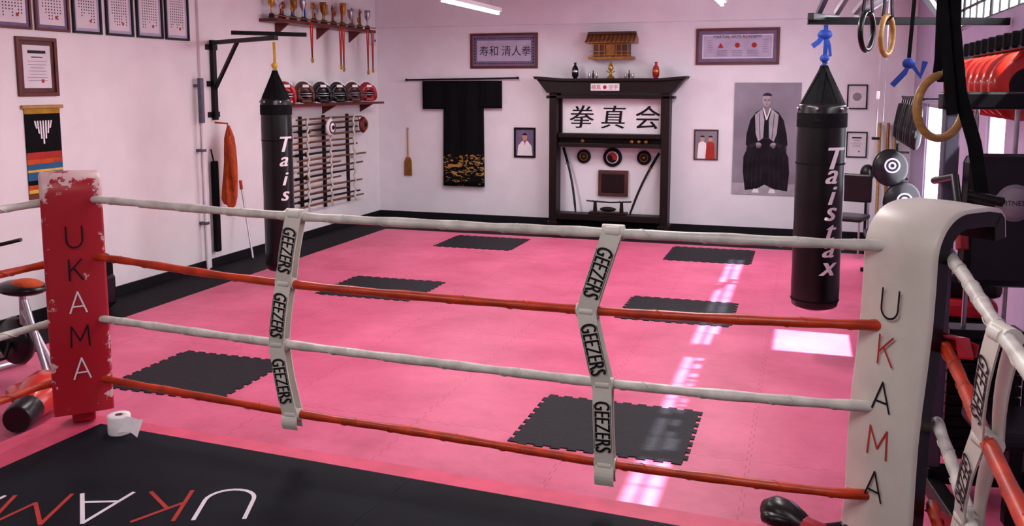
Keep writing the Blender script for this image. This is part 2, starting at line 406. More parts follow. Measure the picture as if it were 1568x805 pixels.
def pad(name,F,n,outer,inner,letters,cols,zt,back,base,R,hw,lean):
    n=Vector((n[0],n[1],0)).normalized();bk=-n;w=Vector((0,0,1)).cross(n).normalized()
    M=basis((F[0],F[1],0),w,bk,(0,0,1))
    prof=[(.0,.2)]
    for z in [.35,.5,.65,.8,.95,1.1,1.25]: prof.append((.008*math.sin(z*7),z))
    prof.append((.0,zt-R-.03))
    for i in range(11):
        a=pi/2*i/10;prof.append((R-R*math.cos(a),zt-R+R*math.sin(a)))
    prof+= [(R+.5*(back-R),zt+.002),(back-.03,zt-.01),(back,zt-.04),(back+.012,zt-.12)]
    th=.075;n_=len(prof);nor=[]
    for i in range(n_):
        a=prof[max(i-1,0)];c=prof[min(i+1,n_-1)];t=Vector((c[0]-a[0],c[1]-a[1])).normalized();nor.append(Vector((t.y,-t.x)))
    b=B(name,None)
    sec=[(-1,.018),(-.965,.005),(-.9,0),(0,-.004),(.9,0),(.965,.005),(1,.018)]
    V=[];Fo=[]
    for (y,z),nn in zip(prof,nor):
        for s_,dd in sec: V.append((s_*hw,y+nn.x*dd,z+nn.y*dd))
    k=len(sec)
    for i in range(n_-1):
        for j in range(k-1): Fo.append([i*k+j,i*k+j+1,(i+1)*k+j+1,(i+1)*k+j])
    b.add(V,Fo,outer,True)
    V=[];Fo=[]
    for (y,z),nn in zip(prof,nor):
        V+=[(-hw,y+nn.x*.018,z+nn.y*.018),(-hw,y+nn.x*th,z+nn.y*th),(hw,y+nn.x*th,z+nn.y*th),(hw,y+nn.x*.018,z+nn.y*.018)]
    for i in range(n_-1):
        for j in range(3): Fo.append([i*4+j,i*4+j+1,(i+1)*4+j+1,(i+1)*4+j])
    Fo+=[[0,1,2,3],[(n_-1)*4+j for j in (3,2,1,0)]]
    b.add(V,Fo,inner)
    for ch,mm,z in zip(letters,cols,base):
        b.letter(ch,.115,mm,basis((0,-.0135,z),(1,0,0),(0,0,1),(0,-1,0)),.0085,.95)
    # the pad hangs slightly skewed on its post
    for v in b.v: v.x-=lean*max(0,1.45-v.z)
    pm=RED if outer is RPAD else GREYM
    b.tube([(0,.15,.12),(0,.15,1.42)],.035,pm,16)
    b.box((0,.15,.17),(.12,.12,.10),pm,.01)
    for z in (.37,.72,1.07,1.385): b.tube([(-.05,.12,z),(.05,.12,z)],.02,BLK,10)
    if outer is not RPAD:
        for z in (1.06,.36):
            b.ribbon([(.10,.14,z),(.22,.10,z+.02),(.30,.02,z-.02)],.05,(0,0,1),RED,.004)
            b.ribbon([(.10,.14,z-.01),(.24,.16,z-.03)],.05,(0,-1,0),RED,.004)
    ob=b.done();ob.matrix_world=M
    return ob
pad('ring_corner_pad',(-3.745,3.855),(.72,-.69),RPAD,RPAD,'UKAMA',(INK,INK,PAPER,INK,PAPER),1.53,.26,[1.19,1.01,.83,.64,.46],.10,.152,0.)
pad('ring_corner_pad',(.35,3.66),(-.72,-.69),CREAM,BLKV,'UKAMA',(INK,TRED,INK,TRED,INK),1.55,.38,[1.17,.985,.80,.61,.43],.17,.168,.045)

# toilet roll
b=B('toilet_roll',Matrix.Translation((-3.50,3.84,.12)))
b.lathe([(.02,0),(.058,0),(.060,.01),(.060,.095),(.058,.105),(.02,.105),(.02,0)],TISS,28)
b.lathe([(.0195,.06),(.0195,.1055)],BROWN,16)
V=[];
for i in range(7):
    t=i/6;V+=[(.03+t*.13,-.055+.02*math.sin(t*3),.02+.01*math.sin(t*4)),(.03+t*.13,-.02+t*.02,.100+.006*math.sin(t*5))]
b.add(V,[[2*i,2*i+2,2*i+3,2*i+1] for i in range(6)],TISS)
b.done()

# ---------------------------------------------------------------- punching bags
def bag(name,x,y,z0,z1,r,apex,word,ang,zt,zs_,strapm,top):
    b=B(name,Matrix.Translation((x,y,0)))
    h=z1-z0
    pr=[(.0,z0),(r*.75,z0+.005),(r*.95,z0+.03),(r,z0+.07)]
    for i in range(1,12): pr.append((r*(1+.012*math.sin(i*2.1)),z0+.07+(h-.1)*i/12))
    pr+=[(r,z1-.02),(r*.93,z1),(0,z1+.01)]
    b.lathe(pr,BLKV,36)
    b.lathe([(r+.004,z1-.16),(r+.005,z1-.15),(r+.004,z1-.06)],BLKC,36)
    for z in (z0+.07,z1-.42): b.lathe([(r*1.015,z),(r*1.02,z+.006),(r*1.015,z+.012)],BLKC,36)
    for i in range(6):
        a=2*pi*i/6+.3
        p0=Vector((r*math.cos(a),r*math.sin(a),z1-.12));p1=Vector((r*.85*math.cos(a),r*.85*math.sin(a),z1+.02));p2=Vector((.012*math.cos(a),.012*math.sin(a),apex))
        b.ribbon([p0*1.0+Vector((math.cos(a),math.sin(a),0))*.004,p1,p2],.04,(math.cos(a),math.sin(a),.3),BLKC,.004)
        b.ball((r*1.03*math.cos(a),r*1.03*math.sin(a),z1-.03),.012,SILV,seg=8)
    b.lathe([(r*.93,z1),(r*.62,z1+(apex-z1)*.35),(.025,apex-.03)],BLKC,18)
    b.torus((0,0,0),.022,.005,SILV,Matrix.Translation((0,0,apex+.02))@Rx(pi/2),20,8)
    b.ribbon([(0,0,apex),(.004,0,(apex+top)/2),(0,0,top)],.03,(0,-1,0),strapm,.004)
    b.ball((0,0,apex+.05),(.035,.035,.03),strapm,seg=10)
    th=math.atan2(-y,-x)+ang
    n=len(word)
    for i,ch in enumerate(word):
        zc=zt-(zt-zs_)*i/(n-1)
        for dx in (-.005,0,.005):
            b.text(ch,.20 if i else .22,WHT,fn=lambda X,Y:((r+.008+dx*.05)*math.cos(th+(X+dx)/r),(r+.008+dx*.05)*math.sin(th+(X+dx)/r),zc+Y),shear=.3,sx=1.0)
    return b.done()
bag('punching_bag',-5.08,7.95,.12,1.87,.152,2.15,'Taistax',.35,1.42,.38,YEL,2.43)
bag('punching_bag',.105,6.77,.40,1.87,.166,2.14,'Taistax',.45,1.50,.72,BLUE,2.42)
b=B('blue_strap_tie');b.ribbon([(.10,6.70,2.36),(.06,6.68,2.30),(.02,6.68,2.27)],.035,(0,-1,.2),BLUE);b.ribbon([(.10,6.70,2.36),(.13,6.68,2.28),(.14,6.68,2.2)],.02,(0,-1,.2),BLUE);b.ball((.10,6.70,2.35),(.05,.03,.035),BLUE,seg=12);b.done()

def bar(b,a,c,w,m):
    a=Vector(a);c=Vector(c);t=(c-a);L_=t.length;t.normalize();s=t.cross(Vector((0,0,1)));s=s.normalized() if s.length>.01 else Vector((1,0,0));u=s.cross(t)
    M=basis((a+c)/2,s,t,u);b.box((0,0,0),(w,L_,w),m,.003,None,M)
b=B('bag_bracket')
b.b2((XL+.001,8.57,1.62),(XL+.05,8.63,2.50),BLK,.005)
for z in (1.68,2.02,2.42): b.b2((XL+.001,8.50,z-.03),(XL+.015,8.70,z+.03),BLK)
e=Vector((-5.02,7.90,2.47));s0=Vector((XL+.03,8.6,2.47))
bar(b,s0,e,.045,BLK);bar(b,(XL+.03,8.6,1.95),s0.lerp(e,.42),.035,BLK)
bar(b,(-5.45,7.78,2.52),(-4.75,8.02,2.50),.04,BLK)
b.done()
b=B('overhead_bag_rig')
bar(b,(-.02,6.77,2.45),(1.28,6.95,2.43),.05,BLK)
bar(b,(.0,6.60,2.47),(.18,6.98,2.47),.045,BLK)
for dx in (0,.12,.24): bar(b,(.05+dx,6.8,2.5),(.45+dx*2,5.6,3.38),.035,SILV if dx else GREYM)
bar(b,(.3,6.85,2.47),(1.26,6.3,3.1),.04,SILV)
bar(b,(.55,6.3,2.75),(1.26,9.5,2.5),.05,BLK)
b.done()
b=B('pull_cord')
for dx in (0,.06):
    b.tube([(.70+dx,10.2,3.38),(.705+dx,10.2,2.2),(.70+dx,10.2,1.45+dx*3)],.006,SILV,6)
b.tube([(.66,10.2,1.45),(.74,10.2,1.45)],.014,BLK,8);b.box((.70,10.2,1.9),(.03,.03,.08),WHT,.005);b.done()

# ---------------------------------------------------------------- framed pictures
def frame(name,M,w,h,fw,fm,inner,art,depth=.025):
    b=B(name,M);hw=w/2;hh=h/2
    for (x0,y0,x1,y1) in ((-hw,-hh,-hw+fw,hh),(hw-fw,-hh,hw,hh),(-hw+fw,hh-fw,hw-fw,hh),(-hw+fw,-hh,hw-fw,-hh+fw)):
        b.b2((x0,y0,.001),(x1,y1,depth),fm,.003)
    b.b2((-hw+fw*.8,-hh+fw*.8,.001),(hw-fw*.8,hh-fw*.8,.008),inner)
    if art: art(b,hw-fw,hh-fw)
    return b.done()
def cert(b,w,h,mount=MAUVE,paper=PAPER,mar=.12,lines=7,seal=True,vert=False):
    b.rect(-w+mar*w,-h+mar*w,w-mar*w,h-mar*w,paper,.0095)
    W=w*(1-mar)*.82;Hh=h-mar*w
    if not vert:
        b.rect(-W*.8,Hh*.62,W*.8,Hh*.76,GREYF,.0105);b.rect(-W*.5,Hh*.42,W*.5,Hh*.47,GREYF,.0105)
        for i in range(lines):
            y=Hh*(.25-.15*i);ww=W*random.uniform(.55,.95)
            b.rect(-ww,y-.003,ww,y+.002,GREYP,.0105)
    else:
        for i in range(lines):
            x=W*(.85-1.7*i/(lines-1));y1=Hh*.75;y0=Hh*random.uniform(-.8,-.2)
            y=y1
            while y>y0:
                b.rect(x-.006,y-.012,x+.006,y,GREYF,.0105);y-=.026
    if seal: b.rect(W*.3,-Hh*.75,W*.55,-Hh*.75+W*.25,TRED,.0108)
YS=[(5.78,6.15),(6.19,6.57),(6.61,6.96),(7.02,7.38),(7.43,7.81),(7.85,8.22)]
for i,(a,c) in enumerate(YS):
    frame('framed_certificate',WL((a+c)/2,2.735,.001),c-a,.53,.022,REDWOOD if i<2 else BLK,PAPERP if i>1 else MAUVE,lambda b,w,h:cert(b,w,h,vert=True,mar=.18))
frame('framed_certificate',WL(6.185,2.16,.001),.43,.50,.032,REDWOOD,BROWN,lambda b,w,h:cert(b,w,h,mar=.2))
def artA(b,w,h):
    b.rect(-w+.07,-h+.07,w-.07,h-.07,PAPERP,.0095)
    for x in [-w+.035,w-.035]:
        for i in range(9): b.disc(x,-h+.05+i*(2*h-.1)/8,.011,INK,.0105,n=8)
    for i in range(26):
        x=-w+.04+i*(2*w-.08)/25
        for y in (-h+.035,h-.035): b.rect(x-.009,y-.006,x+.009,y+.006,INK,.0105)
    b.text('寿和 清人拳',.16,INK,Matrix.Translation((.02,0,0)),.0112,sx=.95)
frame('framed_calligraphy',WB(-4.25,2.505,.001),1.04,.51,.035,REDWOOD,MAUVE,artA)
def artB(b,w,h):
    b.rect(-w+.05,-h+.05,w-.05,h-.05,PAPER,.0095);b.rect(-w+.065,-h+.065,w-.065,h-.065,PAPERP,.0100)
    b.text('MARTIAL ARTS ACADEMY',.055,INK,Matrix.Translation((0,.13,0)),.0112)
    b.poly([(-.26,-.02),(-.18,-.02),(-.22,.05)],TRED,.0112)
    for x in (0,.22): b.disc(x,.015,.034,TRED,.0112,n=20)
    for x in (-.2,.0,.2):
        for i in range(4): b.rect(x-.07,-.06-i*.022,x+.07,-.056-i*.022,GREYF,.0112)
    for x in (-.36,.36):
        for i in range(6): b.rect(x-.035,.08-i*.03,x+.035,.083-i*.03,GREYF,.0112)
frame('framed_calligraphy',WB(-.925,2.525,.001),1.10,.49,.035,REDWOOD,MAUVE,artB)
def man_gi(b,w,h):
    b.poly([(-w*.85,-h),(-w*.75,-h*.25),(-w*.3,h*.12),(w*.3,h*.12),(w*.75,-h*.25),(w*.85,-h)],WHT,.0095)
    b.poly([(-w*.14,h*.12),(0,-h*.25),(w*.14,h*.12)],SKINC,.010)
    b.rect(-w*.12,h*.05,w*.12,h*.3,SKINC,.010);b.disc(0,h*.42,w*.27,SKINC,.0103,ry=h*.26)
    b.disc(0,h*.52,w*.29,INK,.0106,ry=h*.2,a0=.15,a1=pi-.15)
    for x in(-.1,.1): b.disc(x*w,h*.42,w*.03,INK,.0108,n=8)
    b.rect(-w*.08,h*.27,w*.08,h*.285,TRED,.0108)
frame('framed_portrait',WB(-3.925,1.17,.001),.33,.44,.028,BLK,MAUVE,man_gi)
def twomen(b,w,h):
    for x,m in ((-.35,WHT),(.4,TRED)):
        b.poly([(w*(x-.45),-h),(w*(x-.35),h*.1),(w*(x-.1),h*.25),(w*(x+.1),h*.25),(w*(x+.35),h*.1),(w*(x+.45),-h)],m,.0095+.0004*(x>0))
        b.disc(w*x,h*.42,w*.2,SKINC,.0103,ry=h*.2);b.disc(w*x,h*.5,w*.22,INK,.0106,ry=h*.16,a0=.2,a1=pi-.2)
frame('framed_portrait',WB(-1.305,1.19,.001),.33,.42,.018,BROWN,GREYP,twomen)
def seated(b,w,h):
    # monochrome photograph of a seated man in haori and hakama
    b.rect(-w,-h,w,-h*.80,GREYL,.0092)
    b.poly([(-w*.62,-h*.62),(-w*.58,h*.02),(-w*.45,h*.02),(-w*.45,-h*.5)],GREYF,.0094)   # chair back
    b.poly([(w*.66,-h*.62),(w*.62,h*.02),(w*.5,h*.02),(w*.5,-h*.5)],GREYF,.0094)
    b.poly([(-w*.60,-h*.93),(-w*.68,-h*.60),(-w*.68,-h*.32),(-w*.56,-h*.16),(-w*.2,-h*.08),(w*.2,-h*.08),(w*.56,-h*.16),(w*.70,-h*.32),(w*.74,-h*.60),(w*.70,-h*.93),(w*.3,-h*.90),(.0,-h*.82),(-w*.25,-h*.90)],GREYD,.0096)
    for x,a in ((-.56,-.58),(-.42,-.42),(-.27,-.30),(-.12,-.15),(.1,.14),(.26,.30),(.42,.44),(.57,.60)):
        b.poly([(w*x*.95,-h*.3),(w*x*.95+.004,-h*.3),(w*a+.009,-h*.88),(w*a,-h*.88)],GREYF,.0098)
    b.poly([(-w*.62,-h*.10),(-w*.60,h*.10),(-w*.50,h*.34),(-w*.34,h*.48),(-w*.12,h*.56),(w*.12,h*.56),(w*.36,h*.48),(w*.52,h*.34),(w*.62,h*.10),(w*.66,-h*.10),(w*.5,-h*.17),(w*.28,-h*.12),(-w*.26,-h*.12),(-w*.46,-h*.17)],GREYD,.0102)
    b.poly([(-w*.36,h*.44),(-w*.14,h*.55),(-w*.07,h*.34),(-w*.09,h*.02),(-w*.24,-h*.04),(-w*.32,h*.10)],GREYL,.0104)
    b.poly([(w*.36,h*.44),(w*.14,h*.55),(w*.07,h*.34),(w*.09,h*.02),(w*.24,-h*.04),(w*.32,h*.10)],GREYL,.0104)
    for s in (-1,1):
        b.poly([(s*w*.22,h*.46),(s*w*.24,h*.46),(s*w*.19,h*.0),(s*w*.17,h*.0)],GREYF,.01045)
    b.poly([(-w*.09,h*.56),(0,h*.38),(w*.09,h*.56)],SKINS,.0106)
    b.poly([(-w*.13,h*.56),(-w*.09,h*.56),(w*.02,h*.36),(-w*.02,h*.34)],WHT,.0107);b.poly([(w*.13,h*.56),(w*.09,h*.56),(0,h*.38),(w*.01,h*.34)],WHT,.0107)
    b.rect(-w*.10,h*.0,w*.10,h*.03,GREYF,.0106)
    for s in (-1,1):
        b.poly([(s*w*.50,-h*.10),(s*w*.30,-h*.05),(s*w*.26,-h*.10),(s*w*.44,-h*.16)],GREYF,.0106)
        b.disc(s*w*.23,-h*.09,w*.075,SKINP,.0108,ry=h*.032,n=14)
        for k in range(4): b.poly([(s*w*(.16+.036*k),-h*.10),(s*w*(.186+.036*k),-h*.10),(s*w*(.176+.036*k),-h*(.150+.008*(k%3))),(s*w*(.164+.036*k),-h*(.150+.008*(k%3)))],SKINP,.0108)
        b.poly([(s*w*.16,-h*.07),(s*w*.13,-h*.10),(s*w*.12,-h*.125),(s*w*.15,-h*.11)],SKINP,.0108)
    b.rect(-w*.07,h*.52,w*.07,h*.64,SKINS,.0108)
    b.disc(0,h*.70,w*.155,SKINP,.0110,ry=h*.115)
    b.disc(w*.06,h*.69,w*.095,SKINS,.01105,ry=h*.10)
    b.disc(-w*.01,h*.695,w*.125,SKINP,.0111,ry=h*.10)
    for s in (-1,1): b.disc(s*w*.155,h*.69,w*.026,SKINS,.0109,ry=h*.028,n=10)
    b.disc(0,h*.745,w*.16,GREYF,.0112,ry=h*.085,a0=.35,a1=pi-.35)
    for s in (-1,1):
        b.disc(s*w*.06,h*.70,w*.048,INK,.0113,ry=h*.016,n=12);b.disc(s*w*.06,h*.70,w*.034,SKINP,.0114,ry=h*.011,n=12);b.disc(s*w*.06,h*.70,w*.014,INK,.0115,n=8)
    b.poly([(-w*.018,h*.658),(w*.018,h*.658),(0,h*.70)],SKINS,.0114);b.rect(-w*.04,h*.624,w*.04,h*.632,INK,.0114)
    for x in(-.28,.22): b.poly([(w*(x-.1),-h*.97),(w*(x+.12),-h*.97),(w*(x+.08),-h*.9),(w*(x-.06),-h*.9)],WHT,.0105)
frame('portrait_poster',WB(-.51,1.28,.001),.87,1.52,.008,GREYL,GREYP,seated,.012)
frame('framed_picture',WB(.62,1.855,.001),.25,.32,.016,BLK,PAPER,lambda b,w,h:b.disc(0,0,w*.5,GREYP,.0095))
frame('framed_picture',WB(.425,1.53,.001),.13,.34,.016,BLK,PAPER,lambda b,w,h:b.disc(0,0,w*.5,GREYP,.0095))
frame('framed_picture',WB(.64,1.23,.001),.26,.34,.016,BLK,PAPER,lambda b,w,h:cert(b,w,h,mar=.2,lines=4))

b=B('striped_tapestry',WL(6.205,1.43,.002))
b.b2((-.22,.375,0),(.22,.405,.03),LWOOD,.004)
bands=[(.375,.33,GOLD),(.33,.0,BLKC),(.0,-.06,TRED),(-.06,-.10,ORANGE),(-.10,-.15,TBLUE),(-.15,-.17,YEL),(-.17,-.24,TBLUE),(-.24,-.28,BLKC),(-.28,-.32,ORANGE),(-.32,-.35,YEL),(-.35,-.40,TBR)]
for a,c,m in bands: b.b2((-.19,c,.004),(.19,a,.012),m)
for i in range(7):
    x=-.09+.03*i;dd=.20-abs(i-3)*.045
    b.poly([(x-.008,.27),(x+.008,.27),(x+.008-(x)*.2,.27-dd),(x-.008-(x)*.2,.27-dd)],WHT,.0125)
b.done()
b=B('conduit_pipe');b.tube([(XL+.07,8.30,-.02),(XL+.07,8.30,1.66)],.016,WHT,12);b.tube([(XL+.07,8.30,1.60),(XL+.07,8.30,2.08)],.032,GREYM,14)
for z in (.5,1.3,2.0): b.b2((XL+.001,8.27,z-.015),(XL+.09,8.33,z+.015),GREYM)
b.done()
b=B('orange_gown')
V=[];F=[];n=24;zs2=[1.56,1.5,1.42,1.3,1.15,1.0,.85,.72,.66]
rad=[.012,.03,.05,.06,.062,.068,.075,.08,.06]
for z,r in zip(zs2,rad):
    for j in range(n):
        t=2*pi*j/n;rr=r*(1+.28*math.sin(6*t+z*3)+.1*math.sin(3*t-z*7));V.append((XL+.16+rr*math.cos(t)*.8,8.64+rr*math.sin(t)*1.1+.02*math.sin(z*6),z+.03*math.sin(2*t)*(z<.9)))
for i in range(len(zs2)-1):
    for j in range(n): F.append([i*n+j,i*n+(j+1)%n,(i+1)*n+(j+1)%n,(i+1)*n+j])
b.add(V,F,ORANGE,True);b.tube([(XL+.002,8.62,1.59),(XL+.15,8.64,1.58),(XL+.16,8.64,1.5)],.01,ORANGE,8)
b.tube([(XL+.20,8.58,1.45),(XL+.24,8.57,1.2),(XL+.25,8.60,.95),(XL+.22,8.60,.80)],[.02,.035,.03,.01],ORANGE,8)
b.done()
b=B('black_staff_bag');b.box((XL+.06,8.50,.66),(.05,.09,1.02),BLKC,.015);b.tube([(XL+.05,8.5,1.17),(XL+.02,8.5,1.3)],.008,BLKC,6);b.done()
b=B('walking_staff');b.tube([(XL+.04,9.0,.9),(XL+.3,8.82,.0)],.012,SILV,10);b.tube([(XL+.065,8.98,.8),(XL+.041,9.0,.9)],.018,TRED,10);b.tube([(XL+.3,8.82,.0),(XL+.292,8.825,.03)],.018,BLK,10);b.done()
b=B('kit_bag',Matrix.Translation((-6.03,6.38,-.02)));b.box((0,0,.27),(.26,.36,.54),BLKC,.09);b.box((.12,0,.2),(.08,.26,.28),BLKV,.03);b.tube([(-.02,-.1,.52),(0,-.05,.62),(0,.05,.62),(-.02,.1,.52)],.012,BLK,8);b.done()

# trophies
b=B('trophy_shelf')
b.b2((XL+.001,9.55,2.76),(XL+.26,12.15,2.80),REDWOOD,.004)
for y in (9.9,10.9,11.8): b.prism([(0.001,0),(.2,0),(0.001,-.15)],-.012,.012,REDWOOD,basis((XL,y,2.76),(1,0,0),(0,0,1),(0,-1,0)))
b.tube([(XL+.25,9.5,2.83),(XL+.25,12.15,2.83)],.008,BRASS,8)
b.done()
b=B('trophies')
def trophy(i,y,h,m,kind):
    b.M=Matrix.Translation((XL+.12+.05*(i%2),y,2.801))
    b.lathe([(.042,0),(.042,.03),(.035,.035),(.035,.06),(.016,.065)],DWOOD if i%2 else BLK,4,smooth=False)
    if kind==0:
        b.lathe([(.012,.06),(.008,h*.4),(.016,h*.5),(.036,h*.6),(.043,h*.85),(.045,h),(.040,h),(.03,h*.62)],m,20)
        for s in (-1,1): b.torus((0,0,0),.022,.004,m,Matrix.Translation((0,s*.05,h*.8))@Ry(pi/2),16,6)
    elif kind==1:
        b.lathe([(.016,.06),(.011,h*.6),(.016,h*.62)],TRED if i%3 else BLUE,12)
        b.tube([(0,0,h*.62),(0,-.012,h*.74),(0,0,h*.86),(0,0,h*.92)],[.010,.014,.018,.008],m,8);b.ball((0,0,h*.96),.013,m,seg=8)
        b.tube([(0,0,h*.86),(0,.035,h*.84),(0,.05,h*.92)],.006,m,6);b.tube([(0,0,h*.86),(0,-.035,h*.82),(0,-.025,h*.9)],.006,m,6)
    else:
        b.lathe([(.016,.06),(.010,.1),(.010,h*.5)],m,12);b.lathe([(.0,-.008),(.045,-.008),(.045,.008),(0,.008)],m,20,Matrix.Translation((0,0,h*.7))@Ry(pi/2));b.ball((.01,0,h*.7),(.01,.028,.028),TRED,seg=10)
mm=[GOLD,SILV,BRASS,GOLD,BRASS,SILV,TRED]
for i in range(20): trophy(i,9.64+i*.127,random.uniform(.17,.34),mm[i%7],(0,1,2,1,0)[i%5])
b.done()
for y,z in ((10.3,2.35),(11.05,2.28),(11.13,2.25),(11.85,2.22),(12.0,2.25)):
    b=B('medal');x=XL+.275
    b.ribbon([(x,y-.03,2.79),(x,y-.015,2.55),(x,y,z)],.028,(1,0,0),TRED,.002);b.ribbon([(x,y+.03,2.79),(x,y+.015,2.55),(x,y,z)],.028,(1,0,0),TRED,.002)
    b.lathe([(0,-.004),(.035,-.004),(.035,.004),(0,.004)],GOLD,20,Matrix.Translation((x,y,z-.03))@Ry(pi/2));b.done()
b=B('helmet_shelf')
b.b2((XL+.001,9.55,1.735),(XL+.30,12.3,1.765),REDWOOD,.004)
for y in (9.8,11,12.1): b.prism([(0.001,0),(.22,0),(0.001,-.12)],-.012,.012,REDWOOD,basis((XL,y,1.735),(1,0,0),(0,0,1),(0,-1,0)))
b.done()
for i in range(6):
    M=Matrix.Translation((XL+.16,9.80+i*.44,1.773))@Rz(-.75)
    b=B('headguard',M);m=(RED,BROWN,BLKV,BLKV,BROWN,RED)[i]
    b.ball((-.015,0,.145),(.135,.120,.138),m)
    b.torus((0,0,0),.088,.034,m,Matrix.Translation((.085,0,.128))@Ry(pi/2)@Matrix.Scale(1.05,4),24,12)
    b.ball((.08,0,.125),(.045,.066,.075),INK,seg=14)
    b.box((.135,0,.03),(.06,.14,.05),m,.018)
    for s in (-1,1):
        b.ball((.09,s*.095,.085),(.055,.035,.07),m,seg=12)
        b.ball((.0,s*.118,.12),(.035,.02,.04),BLKV,seg=10)
    for z in (.095,.125): b.tube([(.125,-.075,z),(.155,0,z),(.125,.075,z)],.006,SILV,6)
    b.ribbon([(.0,-.126,.15),(.0,-.090,.245),(0,0,.289),(0,.090,.245),(0,.126,.15)],.03,(1,0,.1),WHT,.003)
    b.box((.125,0,.222),(.02,.08,.035),WHT,.005)
    b.done()
b=B('weapon_rack')
for y in (10.38,10.98,11.65):
    b.b2((XL+.002,y-.02,.34),(XL+.04,y+.02,1.60),DWOOD,.003)
    pts=[(XL+.128+.012*math.sin(k*1.9),y+.018*math.cos(k*1.9),.36+k*.0405) for k in range(31)]
    b.tube(pts,.015,WROPE,8)
n=16
for i in range(n):
    z=.42+i*.076;L0=random.uniform(10.0,10.2);L1=random.uniform(11.4,12.1)
    if i in (4,7): L1=11.3
    m=(SWOOD,DWOOD,BROWN,SWOOD)[i%4];x=XL+.09
    zz2=random.uniform(-.02,.02)
    b.tube([(x,L0,z),(x,(L0+L1)/2,z+.006+zz2/2),(x,L1,z+zz2)],[.012,.016,.012],m,8)
    if i%4==1: b.tube([(x,L0+.1,z),(x,L0+.35,z)],.02,BLKC,8);b.lathe([(0,-.004),(.035,-.004),(.035,.004),(0,.004)],BRASS,14,Matrix.Translation((x,L0+.37,z))@Rx(pi/2))
b.done()
for y,z in ((10.85,1.44),(11.8,1.44)):
    b=B('decorative_mask',Matrix.Translation((XL+.20,y,z)))
    b.lathe([(0,-.012),(.11,-.012),(.12,0),(.09,.03),(0,.045)],BROWN if y>11 else WHT,22,Ry(pi/2));b.torus((0,0,0),.075,.012,TRED if y>11 else BROWN,Matrix.Translation((.03,0,0))@Ry(pi/2),22,8);b.ball((.045,0,0),(.02,.03,.03),DARK,seg=10)
    b.tube([(-.04,.1,-.1),(0,.0,0),(-.04,-.1,.12)],.008,TRED,6);b.done()
b=B('light_switch',WL(11.78,.97,.001));b.b2((-.045,-.06,0),(.045,.06,.012),WHT,.003);b.b2((-.015,-.02,.012),(.015,.02,.02),GREYL);b.done()
b=B('alarm_box',WL(12.5,2.70,.001));b.b2((-.05,-.1,0),(.05,.08,.06),PAPER,.01);b.ball((0,-.03,.06),.02,GREYM,seg=8);b.done()

# ---------------------------------------------------------------- back wall objects
b=B('wooden_paddle',WB(-5.80,.99,.004))
b.tube([(0,-.1,.015),(0,.34,.015)],.011,LWOOD,8);b.prism([(-.03,-.08),(.03,-.08),(.055,-.14),(.06,-.36),(-.06,-.36),(-.055,-.14)],.003,.03,BRASS);b.torus((0,.355,.015),.015,.003,BLK,None,12,6);b.done()
b=B('hanging_kimono')
def kz(x,z): return .05+.008*math.sin(x*22)+.005*math.sin(x*11+z*3)
def cloth(x0,x1,z0,z1,nx,nz,taper=0,sag=0.):
    V=[];F=[]
    for layer in (0,1):
        for j in range(nz+1):
            for i in range(nx+1):
                s=i/nx;t=j/nz;x=x0+(x1-x0)*s;z=z0+(z1-z0)*t
                x+= taper*(1-t)*(s-.5)
                z-= sag*abs(s-.5)*2*(t)
                V.append((x,YB-.03-(kz(x,z) if layer==0 else 0),z))
    q=(nx+1)*(nz+1)
    for j in range(nz):
        for i in range(nx):
            a=j*(nx+1)+i;F.append([a,a+1,a+nx+2,a+nx+1]);F.append([q+a,q+a+nx+1,q+a+nx+2,q+a+1])
    for i in range(nx): F.append([i,q+i,q+i+1,i+1]);a=nz*(nx+1)+i;F.append([a,a+1,q+a+1,q+a])
    for j in range(nz): a=j*(nx+1);F.append([a,a+nx+1,q+a+nx+1,q+a]);a+=nx;F.append([a,q+a,q+a+nx+1,a+nx+1])
    b.add(V,F,KIM,True)
cloth(-5.18,-4.56,.50,2.07,30,20,.03);cloth(-5.52,-5.12,1.65,2.07,16,8,.0);cloth(-4.62,-4.27,1.67,2.07,16,8,.0)
b.tube([(-4.94,YB-.10,2.07),(-4.88,YB-.105,1.6),(-4.84,YB-.105,.55)],.007,BLKC,6);b.tube([(-4.80,YB-.10,2.07),(-4.87,YB-.105,1.6)],.010,BLKC,6)
b.done()
b=B('kimono_pole');b.tube([(-5.79,YB-.06,2.085),(-4.02,YB-.06,2.11)],.013,DWOOD,10)
for x,z in ((-5.7,2.085),(-4.1,2.108)): b.tube([(x,YB-.002,z),(x,YB-.06,z)],.008,BLK,8)
for x in (-5.79,-4.02): b.ball((x,YB-.06,2.085+.014*(x+5.79)),.02,DWOOD,seg=10)
b.done()

b=B('torii_display_stand')
yb=YB-.06;yf=YB-.30
def bx(x0,x1,z0,z1,m,y0=yf,y1=yb,bv=.006): b.b2((x0,y0,z0),(x1,y1,z1),m,bv)
Mf=basis((0,yb,0),(1,0,0),(0,0,1),(0,-1,0))
b.prism([(-3.66,2.10),(-3.62,2.05),(-3.50,1.90),(-1.74,1.90),(-1.62,2.05),(-1.57,2.10),(-1.9,2.07),(-3.3,2.07)],0,.28,DWOOD,Mf)
b.prism([(-3.69,2.13),(-3.67,2.09),(-3.3,2.065),(-1.93,2.065),(-1.56,2.09),(-1.54,2.13),(-1.9,2.10),(-3.3,2.10)],-.02,.33,DWOOD,Mf)
bx(-3.52,-1.72,1.82,1.86,DWOOD)
for x in (-3.42,-1.83):
    bx(x-.055,x+.055,0,1.90,DWOOD);bx(x-.08,x+.08,-.0,.07,DWOOD,yf-.04,yb)
bx(-3.34,-1.89,1.27,1.33,DWOOD);bx(-3.34,-1.89,1.14,1.20,DWOOD);bx(-3.36,-1.87,.10,.19,DWOOD)
bx(-3.34,-1.89,1.19,1.28,DWOOD,YB-.16,yb)
